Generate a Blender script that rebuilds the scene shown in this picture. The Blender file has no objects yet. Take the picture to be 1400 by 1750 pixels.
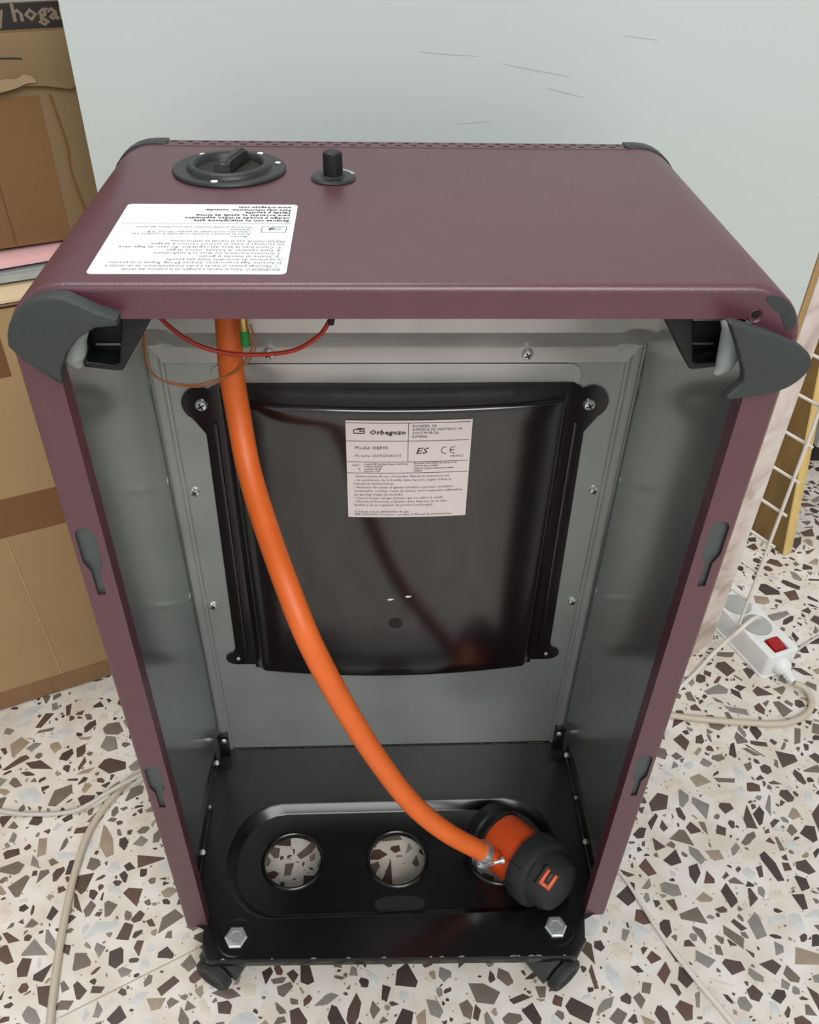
import bpy, bmesh, math, random
from mathutils import Vector, Matrix

# ------------------------------------------------------------------ camera, world, lights
scn = bpy.context.scene
COL = scn.collection
CAM = Vector((-0.0229, -0.4100, 0.9024))
YAW, PITCH, ROLL, FPX = 0.05764, 0.67715, 0.02624, 1461.0
fwd = Vector((math.sin(YAW)*math.cos(PITCH), math.cos(YAW)*math.cos(PITCH), -math.sin(PITCH)))
rgt0 = Vector((math.cos(YAW), -math.sin(YAW), 0)); up0 = rgt0.cross(fwd)
rgt = rgt0*math.cos(ROLL) + up0*math.sin(ROLL); upv = up0*math.cos(ROLL) - rgt0*math.sin(ROLL)
cd = bpy.data.cameras.new('camera'); cam = bpy.data.objects.new('camera', cd); COL.objects.link(cam)
cd.sensor_fit = 'VERTICAL'; cd.sensor_height = 36; cd.sensor_width = 36; cd.lens = FPX/1750*36
cd.clip_start = 0.02
m = Matrix((rgt, upv, -fwd)).transposed().to_4x4(); m.translation = CAM
cam.matrix_world = m
scn.camera = cam

w = bpy.data.worlds.new('room_light'); scn.world = w; w.use_nodes = True
bg = w.node_tree.nodes['Background']; bg.inputs[0].default_value = (0.93, 0.97, 1.0, 1); bg.inputs[1].default_value = 0.55

def area_light(name, loc, target, sx, sy, power, col=(1, .98, .95)):
    l = bpy.data.lights.new(name, 'AREA'); l.shape = 'RECTANGLE'; l.size = sx; l.size_y = sy
    l.energy = power; l.color = col
    o = bpy.data.objects.new(name, l); COL.objects.link(o); o.location = loc
    o.rotation_euler = (Vector(target)-Vector(loc)).to_track_quat('-Z', 'Y').to_euler()
    return o
area_light('ceiling_fill_lamp', (0.4, -2.0, 2.3), (0.1, 0.1, 0.2), 1.8, 1.2, 54)  # lowered behind the camera as added fill for the heater's open interior
area_light('ceiling_fill_lamp', (-0.4, 0.6, 2.6), (-0.1, 0.3, 0), 1.4, 0.5, 18)

vs = scn.view_settings
vs.view_transform = 'Standard'; vs.look = 'None'; vs.gamma = 1; vs.use_curve_mapping = False
vs.exposure = 0.0

# ------------------------------------------------------------------ helpers
random.seed(7)
def lin(c):
    return tuple(((v/255)/12.92 if v/255 <= .04045 else ((v/255+.055)/1.055)**2.4) for v in c)

def material(name, rgb, rough=.5, metal=0.0, spec=.5, noise=0.0, nscale=40, bump=0.0, bscale=400, coat=0.0, stretch=None, rvar=0.0, emit=None):
    m = bpy.data.materials.new(name); m.use_nodes = True
    nt = m.node_tree; b = nt.nodes['Principled BSDF']
    c = lin(rgb)
    b.inputs['Base Color'].default_value = (*c, 1); b.inputs['Roughness'].default_value = rough
    b.inputs['Metallic'].default_value = metal; b.inputs['Specular IOR Level'].default_value = spec
    b.inputs['Coat Weight'].default_value = coat; b.inputs['Coat Roughness'].default_value = .12
    tc = nt.nodes.new('ShaderNodeTexCoord'); mp = nt.nodes.new('ShaderNodeMapping')
    nt.links.new(tc.outputs['Object'], mp.inputs[0])
    if stretch: mp.inputs['Scale'].default_value = stretch
    if noise or rvar:
        n = nt.nodes.new('ShaderNodeTexNoise'); n.inputs['Scale'].default_value = nscale; n.inputs['Detail'].default_value = 5
        nt.links.new(mp.outputs[0], n.inputs['Vector'])
    if noise:
        r = nt.nodes.new('ShaderNodeValToRGB')
        r.color_ramp.elements[0].position = .3; r.color_ramp.elements[1].position = .7
        r.color_ramp.elements[0].color = (*[max(0, v*(1-noise)) for v in c], 1)
        r.color_ramp.elements[1].color = (*[min(1, v*(1+noise)) for v in c], 1)
        nt.links.new(n.outputs['Fac'], r.inputs[0]); nt.links.new(r.outputs[0], b.inputs['Base Color'])
    if rvar:
        mr = nt.nodes.new('ShaderNodeMapRange'); mr.inputs[3].default_value = max(0, rough-rvar); mr.inputs[4].default_value = rough+rvar
        nt.links.new(n.outputs['Fac'], mr.inputs[0]); nt.links.new(mr.outputs[0], b.inputs['Roughness'])
    if bump:
        n2 = nt.nodes.new('ShaderNodeTexNoise'); n2.inputs['Scale'].default_value = bscale; n2.inputs['Detail'].default_value = 3
        nt.links.new(mp.outputs[0], n2.inputs['Vector'])
        bp = nt.nodes.new('ShaderNodeBump'); bp.inputs['Strength'].default_value = bump; bp.inputs['Distance'].default_value = .001
        nt.links.new(n2.outputs['Fac'], bp.inputs['Height']); nt.links.new(bp.outputs[0], b.inputs['Normal'])
    if emit:
        b.inputs['Emission Color'].default_value = (*lin(emit[0]), 1); b.inputs['Emission Strength'].default_value = emit[1]
    return m

MT = {}
def mk(k, *a, **kw): MT[k] = material(k, *a, **kw)
mk('burgundy', (86, 45, 56), .37, spec=.9, noise=.06, nscale=60, bump=.12, bscale=900)
mk('galvanised', (180, 184, 181), .36, metal=.64, noise=.07, nscale=18, bump=.05, bscale=60, rvar=.05)
mk('side_sheet', (184, 192, 188), .20, metal=.82, noise=.05, nscale=18, bump=.03, bscale=25, rvar=.04)
mk('galvanised_bright', (200, 199, 196), .36, metal=.6, noise=.08, nscale=25, bump=.06, bscale=80, rvar=.06)
mk('black_enamel', (14, 14, 15), .22, spec=.55, bump=.04, bscale=120)
mk('shield_enamel', (24, 19, 19), .15, spec=1.0, bump=.03, bscale=60)
mk('black_plastic', (20, 21, 22), .45, spec=.4, bump=.1, bscale=900)
mk('knob_plastic', (38, 41, 42), .42, spec=.5, bump=.1, bscale=900)
mk('grey_plastic', (52, 58, 56), .55, spec=.45, bump=.2, bscale=900)
mk('rubber', (38, 41, 41), .6, spec=.4)
mk('chrome', (222, 224, 225), .25, metal=.85)
mk('zinc', (205, 210, 210), .32, metal=.75, noise=.1, nscale=200)
mk('white_paint', (235, 235, 232), .5)
mk('hose', (226, 105, 38), .45, spec=.5, noise=.05, nscale=50)
mk('orange_plastic', (206, 74, 22), .42, spec=.5)
mk('red_wire', (178, 48, 34), .4)
mk('copper', (176, 112, 70), .4, metal=.3)
mk('brass', (215, 180, 110), .3, metal=.9)
mk('green', (40, 150, 60), .45)
mk('sticker', (236, 240, 242), .4)
mk('label_paper', (224, 212, 208), .45)
mk('ink', (40, 38, 40), .6)
mk('ink_grey', (110, 112, 118), .6)
mk('white_board', (198, 205, 201), .45, noise=.02, nscale=3, bump=.03, bscale=20)
mk('scuff', (188, 194, 190), .5)
mk('wood_strip', (172, 138, 92), .55, noise=.12, nscale=12, stretch=(6, 6, .6))
mk('plank_face_shaded', (116, 90, 46), .6, noise=.25, nscale=14, stretch=(3, 3, .8), bump=.1, bscale=60)  # wood colour darkened to carry the shade on this side of the plank
mk('plank_edge', (226, 194, 122), .55, noise=.1, nscale=14, stretch=(4, 4, .8))
mk('wire_white', (228, 222, 212), .4)
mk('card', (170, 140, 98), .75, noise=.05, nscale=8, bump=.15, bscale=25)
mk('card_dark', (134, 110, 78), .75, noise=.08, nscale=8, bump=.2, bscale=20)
mk('card_edge', (222, 200, 164), .8)
mk('tape', (120, 82, 44), .35, spec=.5, noise=.08, nscale=10)
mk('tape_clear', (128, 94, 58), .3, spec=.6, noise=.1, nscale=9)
mk('print_black', (34, 28, 24), .7)
mk('print_grey', (150, 150, 148), .7)
mk('card_text', (128, 112, 94), .7)
mk('pink_cloth', (236, 190, 190), .9, noise=.05, nscale=30, bump=.3, bscale=120)
mk('grey_foam', (165, 170, 168), .9, noise=.1, nscale=40, bump=.3, bscale=150)
mk('strip_white', (232, 234, 232), .35, spec=.5)
mk('socket_grey', (180, 182, 178), .45)
mk('switch_red', (140, 10, 16), .15, emit=((230, 20, 24), .10))
mk('switch_frame', (88, 88, 86), .4)
mk('cord_beige', (196, 186, 166), .5)
mk('cord_white', (222, 216, 206), .5)
mk('cord_grey', (198, 194, 186), .5)
mk('dust', (92, 90, 88), .8)
mk('slot_grey', (84, 92, 92), .5, metal=.4)
mk('torn_paper', (160, 136, 104), .85)
mk('cap_lining_lit', (150, 158, 154), .5)
mk('crease_light', (186, 156, 114), .7)
mk('smudge', (27, 28, 26), .6)
mk('joint', (176, 166, 150), .7)
mk('cabinet_grey', (190, 190, 186), .5)
mk('wall', (205, 206, 202), .7)

def marble():
    m = material('marble', (216, 205, 198), .5)
    nt = m.node_tree; b = nt.nodes['Principled BSDF']
    tc = nt.nodes.new('ShaderNodeTexCoord'); mp = nt.nodes.new('ShaderNodeMapping'); mp.inputs['Scale'].default_value = (9, 9, 16)
    mp.inputs['Rotation'].default_value = (.25, .3, 0)
    n = nt.nodes.new('ShaderNodeTexNoise'); n.inputs['Scale'].default_value = 1.3; n.inputs['Detail'].default_value = 7; n.inputs['Distortion'].default_value = .8
    r = nt.nodes.new('ShaderNodeValToRGB'); e = r.color_ramp.elements
    e[0].position = .33; e[0].color = (*lin((178, 160, 150)), 1); e[1].position = .62; e[1].color = (*lin((228, 222, 216)), 1)
    e2 = e.new(.46); e2.color = (*lin((216, 198, 190)), 1)
    nt.links.new(tc.outputs['Object'], mp.inputs[0]); nt.links.new(mp.outputs[0], n.inputs['Vector'])
    nt.links.new(n.outputs['Fac'], r.inputs[0]); nt.links.new(r.outputs[0], b.inputs['Base Color'])
    bp = nt.nodes.new('ShaderNodeBump'); bp.inputs['Strength'].default_value = .25; bp.inputs['Distance'].default_value = .004
    nt.links.new(n.outputs['Fac'], bp.inputs['Height']); nt.links.new(bp.outputs[0], b.inputs['Normal'])
    return m
MT['marble'] = marble()

def terrazzo():
    m = material('terrazzo', (228, 220, 210), .42, spec=.5)
    nt = m.node_tree; b = nt.nodes['Principled BSDF']
    tc = nt.nodes.new('ShaderNodeTexCoord')
    def N(t): return nt.nodes.new(t)
    n = N('ShaderNodeTexNoise'); n.inputs['Scale'].default_value = 26; n.inputs['Detail'].default_value = 4
    r = N('ShaderNodeValToRGB'); e = r.color_ramp.elements
    e[0].position = .35; e[0].color = (*lin((216, 206, 192)), 1); e[1].position = .65; e[1].color = (*lin((232, 227, 220)), 1)
    nt.links.new(tc.outputs['Object'], n.inputs['Vector']); nt.links.new(n.outputs['Fac'], r.inputs[0])
    # tiny specks of stone grit in the cement
    v = N('ShaderNodeTexVoronoi'); v.inputs['Scale'].default_value = 190
    nt.links.new(tc.outputs['Object'], v.inputs['Vector'])
    th = N('ShaderNodeMath'); th.operation = 'LESS_THAN'; th.inputs[1].default_value = .20
    nt.links.new(v.outputs['Distance'], th.inputs[0])
    sep = N('ShaderNodeSeparateColor'); nt.links.new(v.outputs['Color'], sep.inputs[0])
    g = N('ShaderNodeMath'); g.operation = 'GREATER_THAN'; g.inputs[1].default_value = .74; nt.links.new(sep.outputs[0], g.inputs[0])
    mu = N('ShaderNodeMath'); mu.operation = 'MULTIPLY'; nt.links.new(th.outputs[0], mu.inputs[0]); nt.links.new(g.outputs[0], mu.inputs[1])
    mx = N('ShaderNodeMix'); mx.data_type = 'RGBA'
    nt.links.new(mu.outputs[0], mx.inputs['Factor']); nt.links.new(r.outputs[0], mx.inputs['A'])
    mx.inputs['B'].default_value = (*lin((156, 142, 126)), 1)
    # beyond the modelled stones, the same chips as a colour pattern
    v2 = N('ShaderNodeTexVoronoi'); v2.inputs['Scale'].default_value = 42; v2.feature = 'DISTANCE_TO_EDGE'
    v3 = N('ShaderNodeTexVoronoi'); v3.inputs['Scale'].default_value = 42
    for q in (v2, v3): nt.links.new(tc.outputs['Object'], q.inputs['Vector'])
    inn = N('ShaderNodeMath'); inn.operation = 'GREATER_THAN'; inn.inputs[1].default_value = .13; nt.links.new(v2.outputs['Distance'], inn.inputs[0])
    s3 = N('ShaderNodeSeparateColor'); nt.links.new(v3.outputs['Color'], s3.inputs[0])
    has = N('ShaderNodeMath'); has.operation = 'GREATER_THAN'; has.inputs[1].default_value = .42; nt.links.new(s3.outputs[0], has.inputs[0])
    cr = N('ShaderNodeValToRGB'); cr.color_ramp.interpolation = 'CONSTANT'; ce = cr.color_ramp.elements
    ce[0].color = (*lin((86, 70, 62)), 1); ce[1].position = .3; ce[1].color = (*lin((116, 105, 95)), 1)
    for ps_, cc in ((.55, (98, 74, 64)), (.68, (70, 61, 56)), (.8, (136, 132, 125)), (.92, (158, 142, 122))): ce.new(ps_).color = (*lin(cc), 1)
    nt.links.new(s3.outputs[1], cr.inputs[0])
    sx = N('ShaderNodeSeparateXYZ'); nt.links.new(tc.outputs['Object'], sx.inputs[0])
    def outside(axis, c0, h):
        a = N('ShaderNodeMath'); a.operation = 'SUBTRACT'; a.inputs[1].default_value = c0; nt.links.new(sx.outputs[axis], a.inputs[0])
        ab = N('ShaderNodeMath'); ab.operation = 'ABSOLUTE'; nt.links.new(a.outputs[0], ab.inputs[0])
        g_ = N('ShaderNodeMath'); g_.operation = 'GREATER_THAN'; g_.inputs[1].default_value = h; nt.links.new(ab.outputs[0], g_.inputs[0]); return g_
    ox, oy = outside('X', .10, 1.02), outside('Y', .40, .82)
    mo = N('ShaderNodeMath'); mo.operation = 'MAXIMUM'; nt.links.new(ox.outputs[0], mo.inputs[0]); nt.links.new(oy.outputs[0], mo.inputs[1])
    m1 = N('ShaderNodeMath'); m1.operation = 'MULTIPLY'; nt.links.new(inn.outputs[0], m1.inputs[0]); nt.links.new(has.outputs[0], m1.inputs[1])
    m2 = N('ShaderNodeMath'); m2.operation = 'MULTIPLY'; nt.links.new(m1.outputs[0], m2.inputs[0]); nt.links.new(mo.outputs[0], m2.inputs[1])
    mx2 = N('ShaderNodeMix'); mx2.data_type = 'RGBA'
    nt.links.new(m2.outputs[0], mx2.inputs['Factor']); nt.links.new(mx.outputs['Result'], mx2.inputs['A']); nt.links.new(cr.outputs[0], mx2.inputs['B'])
    nt.links.new(mx2.outputs['Result'], b.inputs['Base Color'])
    return m
MT['terrazzo'] = terrazzo()

def link(o, mat=None, parent=None, smooth=None):
    COL.objects.link(o)
    if mat: o.data.materials.append(MT[mat] if isinstance(mat, str) else mat)
    if parent:
        o.parent = parent
        bpy.context.view_layer.update()
        o.matrix_parent_inverse = parent.matrix_world.inverted()
    if smooth is not None:
        me = o.data
        me.polygons.foreach_set('use_smooth', [True]*len(me.polygons))
        me.set_sharp_from_angle(angle=math.radians(smooth))
    return o

def mesh_obj(name, verts, faces, mat, parent=None, smooth=None, fix=True):
    me = bpy.data.meshes.new(name); me.from_pydata([tuple(v) for v in verts], [], faces)
    if fix:
        bm = bmesh.new(); bm.from_mesh(me)
        bmesh.ops.recalc_face_normals(bm, faces=bm.faces); bm.to_mesh(me); bm.free()
    me.update()
    return link(bpy.data.objects.new(name, me), mat, parent, smooth)

def bm_obj(name, bm, mat, parent=None, smooth=None):
    me = bpy.data.meshes.new(name); bmesh.ops.recalc_face_normals(bm, faces=bm.faces); bm.to_mesh(me); bm.free()
    return link(bpy.data.objects.new(name, me), mat, parent, smooth)

def add_box(bm, lo, hi, mtx=None):
    vs = [bm.verts.new((x, y, z)) for x in (lo[0], hi[0]) for y in (lo[1], hi[1]) for z in (lo[2], hi[2])]
    for f in ((0,1,3,2),(4,6,7,5),(0,4,5,1),(2,3,7,6),(0,2,6,4),(1,5,7,3)): bm.faces.new([vs[i] for i in f])
    if mtx:
        for v in vs: v.co = mtx @ v.co
    return vs

def box(name, lo, hi, mat, parent=None, bev=0.0, seg=2, mtx=None):
    bm = bmesh.new(); add_box(bm, lo, hi, mtx)
    if bev: bmesh.ops.bevel(bm, geom=bm.edges[:], offset=bev, segments=seg, affect='EDGES', profile=.5)
    return bm_obj(name, bm, mat, parent, 40 if bev else None)

def crom(pts, n=8):
    P = [Vector(p) for p in pts]; P = [P[0]*2-P[1]] + P + [P[-1]*2-P[-2]]
    out = []
    for i in range(1, len(P)-2):
        a, b, c, d = P[i-1:i+3]
        for k in range(n):
            t = k/n
            out.append(.5*((2*b) + (c-a)*t + (2*a-5*b+4*c-d)*t*t + (3*b-a-3*c+d)*t**3))
    out.append(P[-2]); return out

def tube(name, pts, r, mat, parent=None, n=12, sub=8, smooth_path=True, bm=None):
    path = crom(pts, sub) if smooth_path else [Vector(p) for p in pts]
    verts, faces = [], []
    up = None
    for i, p in enumerate(path):
        t = (path[min(i+1, len(path)-1)] - path[max(i-1, 0)]).normalized()
        if up is None: up = t.orthogonal().normalized()
        up = (up - t*up.dot(t)).normalized(); s = t.cross(up)
        rr = r(i/(len(path)-1)) if callable(r) else r
        for k in range(n):
            a = 2*math.pi*k/n; verts.append(p + up*(rr*math.cos(a)) + s*(rr*math.sin(a)))
    for i in range(len(path)-1):
        for k in range(n):
            faces.append((i*n+k, i*n+(k+1) % n, (i+1)*n+(k+1) % n, (i+1)*n+k))
    faces.append(tuple(range(n))); faces.append(tuple((len(path)-1)*n+k for k in range(n)))
    return mesh_obj(name, verts, faces, mat, parent, 50)

def axis_mtx(o, d, hint=(0, 0, 1)):
    z = Vector(d).normalized(); h = Vector(hint)
    if abs(z.dot(h.normalized())) > .98: h = Vector((0, 1, 0))
    x = h.cross(z).normalized(); y = z.cross(x)
    m = Matrix((x, y, z)).transposed().to_4x4(); m.translation = Vector(o); return m

def lathe(name, prof, mat, parent=None, o=(0, 0, 0), d=(0, 0, 1), n=32, smooth=35, arc=None):
    M = axis_mtx(o, d); verts, faces = [], []
    for (r, h) in prof:
        for k in range(n):
            a = 2*math.pi*k/n; verts.append(M @ Vector((r*math.cos(a), r*math.sin(a), h)))
    for i in range(len(prof)-1):
        for k in range(n): faces.append((i*n+k, i*n+(k+1) % n, (i+1)*n+(k+1) % n, (i+1)*n+k))
    if prof[0][0] > 1e-6 and prof[0] != prof[-1]: faces.append(tuple(range(n)))
    if prof[-1][0] > 1e-6 and prof[0] != prof[-1]: faces.append(tuple((len(prof)-1)*n+k for k in range(n)))
    o_ = mesh_obj(name, verts, faces, mat, parent, smooth)
    if prof[0][0] <= 1e-6 or prof[-1][0] <= 1e-6:
        bm = bmesh.new(); bm.from_mesh(o_.data); bmesh.ops.remove_doubles(bm, verts=bm.verts, dist=1e-6)
        bmesh.ops.recalc_face_normals(bm, faces=bm.faces); bm.to_mesh(o_.data); bm.free()
        o_.data.set_sharp_from_angle(angle=math.radians(smooth))
    return o_

def plate(name, outer, holes, thick, M, mat, parent=None, bevel=0.0, smooth=40):
    """flat sheet with real holes: outline in local xy, thickness along local z, placed by matrix M"""
    cu = bpy.data.curves.new(name, 'CURVE'); cu.dimensions = '2D'; cu.fill_mode = 'BOTH'
    cu.extrude = max(thick/2-bevel, 0); cu.bevel_depth = bevel; cu.bevel_resolution = 2; cu.offset = -bevel
    for loop in [outer]+holes:
        s = cu.splines.new('POLY'); s.points.add(len(loop)-1); s.use_cyclic_u = True
        for p, q in zip(s.points, loop): p.co = (q[0], q[1], 0, 1)
    t = bpy.data.objects.new('t', cu); COL.objects.link(t)
    me = bpy.data.meshes.new_from_object(t.evaluated_get(bpy.context.evaluated_depsgraph_get()))
    bpy.data.objects.remove(t); bpy.data.curves.remove(cu)
    bm = bmesh.new(); bm.from_mesh(me); bmesh.ops.remove_doubles(bm, verts=bm.verts, dist=1e-6)
    bm.transform(M); bmesh.ops.recalc_face_normals(bm, faces=bm.faces); bm.to_mesh(me); bm.free()
    me.name = name; me.materials.clear()
    return link(bpy.data.objects.new(name, me), mat, parent, smooth)

def plane_mtx(o, x, y):
    x = Vector(x).normalized(); y = Vector(y).normalized(); z = x.cross(y)
    m = Matrix((x, y, z)).transposed().to_4x4(); m.translation = Vector(o); return m
REAR = lambda y: plane_mtx((0, y, 0), (1, 0, 0), (0, 0, 1))     # local x -> world x, local y -> world z
FLAT = lambda z: plane_mtx((0, 0, z), (1, 0, 0), (0, 1, 0))

def circ(x, y, r, n=24, ry=None, a0=0): return [(x+r*math.cos(a0+2*math.pi*k/n), y+(ry or r)*math.sin(a0+2*math.pi*k/n)) for k in range(n)]
def rrect(x0, y0, x1, y1, r, n=6):
    out = []
    for cx, cy, a in ((x1-r, y1-r, 0), (x0+r, y1-r, 90), (x0+r, y0+r, 180), (x1-r, y0+r, 270)):
        out += [(cx+r*math.cos(math.radians(a+90*k/n)), cy+r*math.sin(math.radians(a+90*k/n))) for k in range(n+1)]
    return out

def smooth_loop(pts, n=5):
    P = [Vector((x, y, 0)) for x, y in pts]; N = len(P); out = []
    for i in range(N):
        a, b, c_, d = P[i-1], P[i], P[(i+1) % N], P[(i+2) % N]
        for k in range(n):
            t = k/n; q = .5*((2*b)+(c_-a)*t+(2*a-5*b+4*c_-d)*t*t+(3*b-a-3*c_+d)*t**3); out.append((q.x, q.y))
    return out

def text_mesh(lines, M, bend=None):
    """lines: (text, x, y, size[, bold[, shear]]) in local xy; returns one mesh of flat print"""
    bm = bmesh.new()
    for L in lines:
        t, x, y, s = L[:4]
        cu = bpy.data.curves.new('t', 'FONT'); cu.body = t; cu.size = s; cu.resolution_u = 1
        if len(L) > 4 and L[4]: cu.offset = s*L[4]
        if len(L) > 5: cu.shear = L[5]
        o = bpy.data.objects.new('t', cu); COL.objects.link(o)
        if len(L) > 6:
            bpy.context.view_layer.update(); k = L[6]/max(o.dimensions.x, 1e-6)
        else: k = 1
        me = bpy.data.meshes.new_from_object(o.evaluated_get(bpy.context.evaluated_depsgraph_get()))
        n0 = len(bm.verts); bm.from_mesh(me); bm.verts.ensure_lookup_table()
        for v in bm.verts[n0:]: v.co = Vector((x+v.co.x*k, y+v.co.y, 0))
        bpy.data.objects.remove(o); bpy.data.curves.remove(cu); bpy.data.meshes.remove(me)
    bm.transform(M)
    if bend:
        for v in bm.verts: v.co = bend(v.co)
    return bm

def raw(name, bm, mat, parent):
    me = bpy.data.meshes.new(name); bm.to_mesh(me); bm.free()
    return link(bpy.data.objects.new(name, me), mat, parent)

def thing(name, label, cat, loc=(0, 0, 0), group=None):
    o = bpy.data.objects.new(name, None); COL.objects.link(o); o.location = loc; o.empty_display_size = .05
    bpy.context.view_layer.update(); tag(o, label, cat, group); return o
def tag(o, label, cat, group=None):
    o['label'] = label; o['category'] = cat
    if group: o['group'] = group
    return o
def struct(o): o['kind'] = 'structure'; return o

# ------------------------------------------------------------------ the setting: floor with its stone chips, far wall
floor = struct(box('floor', (-2.6, -2.2, -.04), (2.6, 2.2, 0), 'terrazzo'))
wall_back = struct(box('wall_back', (-2.6, 2.2, -.04), (2.6, 2.3, 2.8), 'wall'))

def build_chips():
    rng = random.Random(11)
    pal = [((86, 70, 62), .20), ((116, 105, 95), .22), ((98, 74, 64), .11), ((70, 61, 56), .12), ((136, 132, 125), .12), ((158, 142, 122), .06), ((206, 208, 206), .12), ((220, 210, 194), .05)]
    mats = []
    for i, (c, _) in enumerate(pal): mats.append(material('stone_chip_%d' % i, c, .38, noise=.14, nscale=55))
    cum = []; s = 0
    for _, wgt in pal: s += wgt; cum.append(s)
    cells = {}; CS = .05; chips = []
    joints = [((-.204, .001), (-.324, -.059))]
    def sat(A, B):
        for P in (A, B):
            for i in range(len(P)):
                ax, ay = P[i]; bx, by = P[(i+1) % len(P)]
                nx, ny = by-ay, ax-bx
                a = [nx*x+ny*y for x, y in A]; b = [nx*x+ny*y for x, y in B]
                if max(a) < min(b) or max(b) < min(a): return False
        return True
    def proj(x, y):
        q = Vector((x, y, 0))-CAM; d = q.dot(fwd)
        if d < .05: return None
        return 700+FPX*q.dot(rgt)/d, 875-FPX*q.dot(upv)/d, d
    def attempt(rad):
        x = rng.uniform(-.92, 1.12); y = rng.uniform(-.42, 1.22)
        k = rng.choice((4, 4, 5, 5, 6)); asp = rng.choice((1, 1.3, 1.6, 1.6, 2.1, 3.0)); ph = rng.uniform(0, 6.28); ang = rng.uniform(0, 6.28)
        angs = sorted(((i+rng.uniform(-.47, .47))/k)*6.283+ph for i in range(k))
        rx, ry = rad*math.sqrt(asp), rad/math.sqrt(asp); ca, sa = math.cos(ang), math.sin(ang)
        P = []
        for a in angs:
            px, py = rx*math.cos(a), ry*math.sin(a); P.append((x+px*ca-py*sa, y+px*sa+py*ca))
        G = [(x+(px-x)*1.10, y+(py-y)*1.10) for px, py in P]
        for (j0, j1) in joints:
            if sat(G, [j0, j1, (j1[0]+1e-4, j1[1]+1e-4)]): return
        cx, cy = int(x//CS), int(y//CS)
        for i in (-1, 0, 1):
            for j in (-1, 0, 1):
                for (x2, y2, r2, G2) in cells.get((cx+i, cy+j), ()):
                    if (x-x2)**2+(y-y2)**2 < (rx+r2)**2*1.25 and sat(G, G2): return
        u = rng.random(); ci = next((i for i, v in enumerate(cum) if u <= v), len(pal)-1)
        cells.setdefault((cx, cy), []).append((x, y, max(rx, ry), G)); chips.append((x, y, P, ci, rad))
    for n, lo, hi in ((2000, .0105, .0150), (14500, .0062, .0105), (31000, .0034, .0062), (16000, .0014, .003)):
        for _ in range(n): attempt(rng.uniform(lo, hi))
    def inpoly(u, v, P):
        c = False
        for i in range(len(P)):
            (x1, y1), (x2, y2) = P[i], P[i-1]
            if (y1 > v) != (y2 > v) and u < (x2-x1)*(v-y1)/(y2-y1)+x1: c = not c
        return c
    heater = [(13, 560), (240, 235), (1130, 250), (1375, 560), (1034, 1565), (985, 1650), (350, 1650), (318, 1585)]
    def score(c):
        r = proj(c[0], c[1])
        if not r: return 0
        if not (0 < r[0] < 1400 and 900 < r[1] < 1750) or inpoly(r[0], r[1], heater): return 0
        if r[0] < 200 and r[1] < 1215-.32*r[0]: return 0
        return c[4]**2/r[2]**2
    order = sorted(chips, key=score, reverse=True)
    TOP = .0003
    for c in order[:300]:
        P = c[2]; k = len(P)
        v = [(x-c[0], y-c[1], -.0005) for x, y in P]+[(x-c[0], y-c[1], TOP) for x, y in P]
        f = [tuple(range(k, 2*k))]+[(i, (i+1) % k, k+(i+1) % k, k+i) for i in range(k)]
        o = mesh_obj('stone_chip', v, f, mats[c[3]], None); o.location = (c[0], c[1], 0); o.parent = floor
    v, f, mi = [], [], []
    for c in order[300:]:
        P = c[2]; k = len(P); b = len(v)
        v += [(x, y, -.0005) for x, y in P]+[(x, y, TOP) for x, y in P]
        f += [tuple(range(b+k, b+2*k))]+[(b+i, b+(i+1) % k, b+k+(i+1) % k, b+k+i) for i in range(k)]
        mi += [c[3]]*(k+1)
    o = mesh_obj('small_stone_chips', v, f, mats[0], floor, fix=False)
    for mm in mats[1:]: o.data.materials.append(mm)
    o.data.polygons.foreach_set('material_index', mi); o['kind'] = 'stuff'
build_chips()

# ------------------------------------------------------------------ white panel and boards behind the heater
wp = thing('white_backboard', 'large flat white panel standing upright behind the heater', 'panel', (.08, .385, 0))
box('panel_board', (-.266, .379, 0), (.4155, .392, 1.25), 'white_board', wp, .0012)
box('edge_strip', (.4157, .3785, 0), (.4228, .392, 1.25), 'wood_strip', wp, .001)
for (x, z, l, a) in ((.02, .756, .05, -.06), (.09, .748, .06, -.16), (.13, .73, .035, -.22), (.055, .70, .03, .1), (.19, .77, .03, -.1)):
    M = plane_mtx((x, .3788, z), (math.cos(a), 0, math.sin(a)), (-math.sin(a), 0, math.cos(a)))
    plate('scratch', [(0, 0), (l*.5, .0006), (l, .0002), (l*.5, -.0004)], [], .0002, M, 'scuff', wp, smooth=None)

mb = plate('marble_board', [(.4235, .380), (.460, .404), (.452, .415), (.4235, .398)], [], 1.2, FLAT(.6), 'marble', None, .001)
tag(mb, 'pinkish white marbled board edge showing beside the white panel', 'board')

# leaning plank
pk = thing('leaning_plank', 'yellow-edged wooden plank leaning behind the white wire grid', 'plank', (.637, .586, 0))
c, s = math.cos(math.radians(119)), math.sin(math.radians(119))
ax = Vector((c, s, 0)); bx = Vector((-s, c, 0))*-1       # along the board / thickness
lean = Vector((.0, .29, 1)).normalized()
M = Matrix((ax, bx, lean)).transposed().to_4x4(); M.translation = Vector((.637, .586, .0))
box('board_face', (.004, 0, .004), (.26, .019, 1.0), 'plank_face_shaded', pk, .001, mtx=M)
box('board_edge', (0, 0, .003), (.0038, .019, 1.0), 'plank_edge', pk, .0008, mtx=M)

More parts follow.
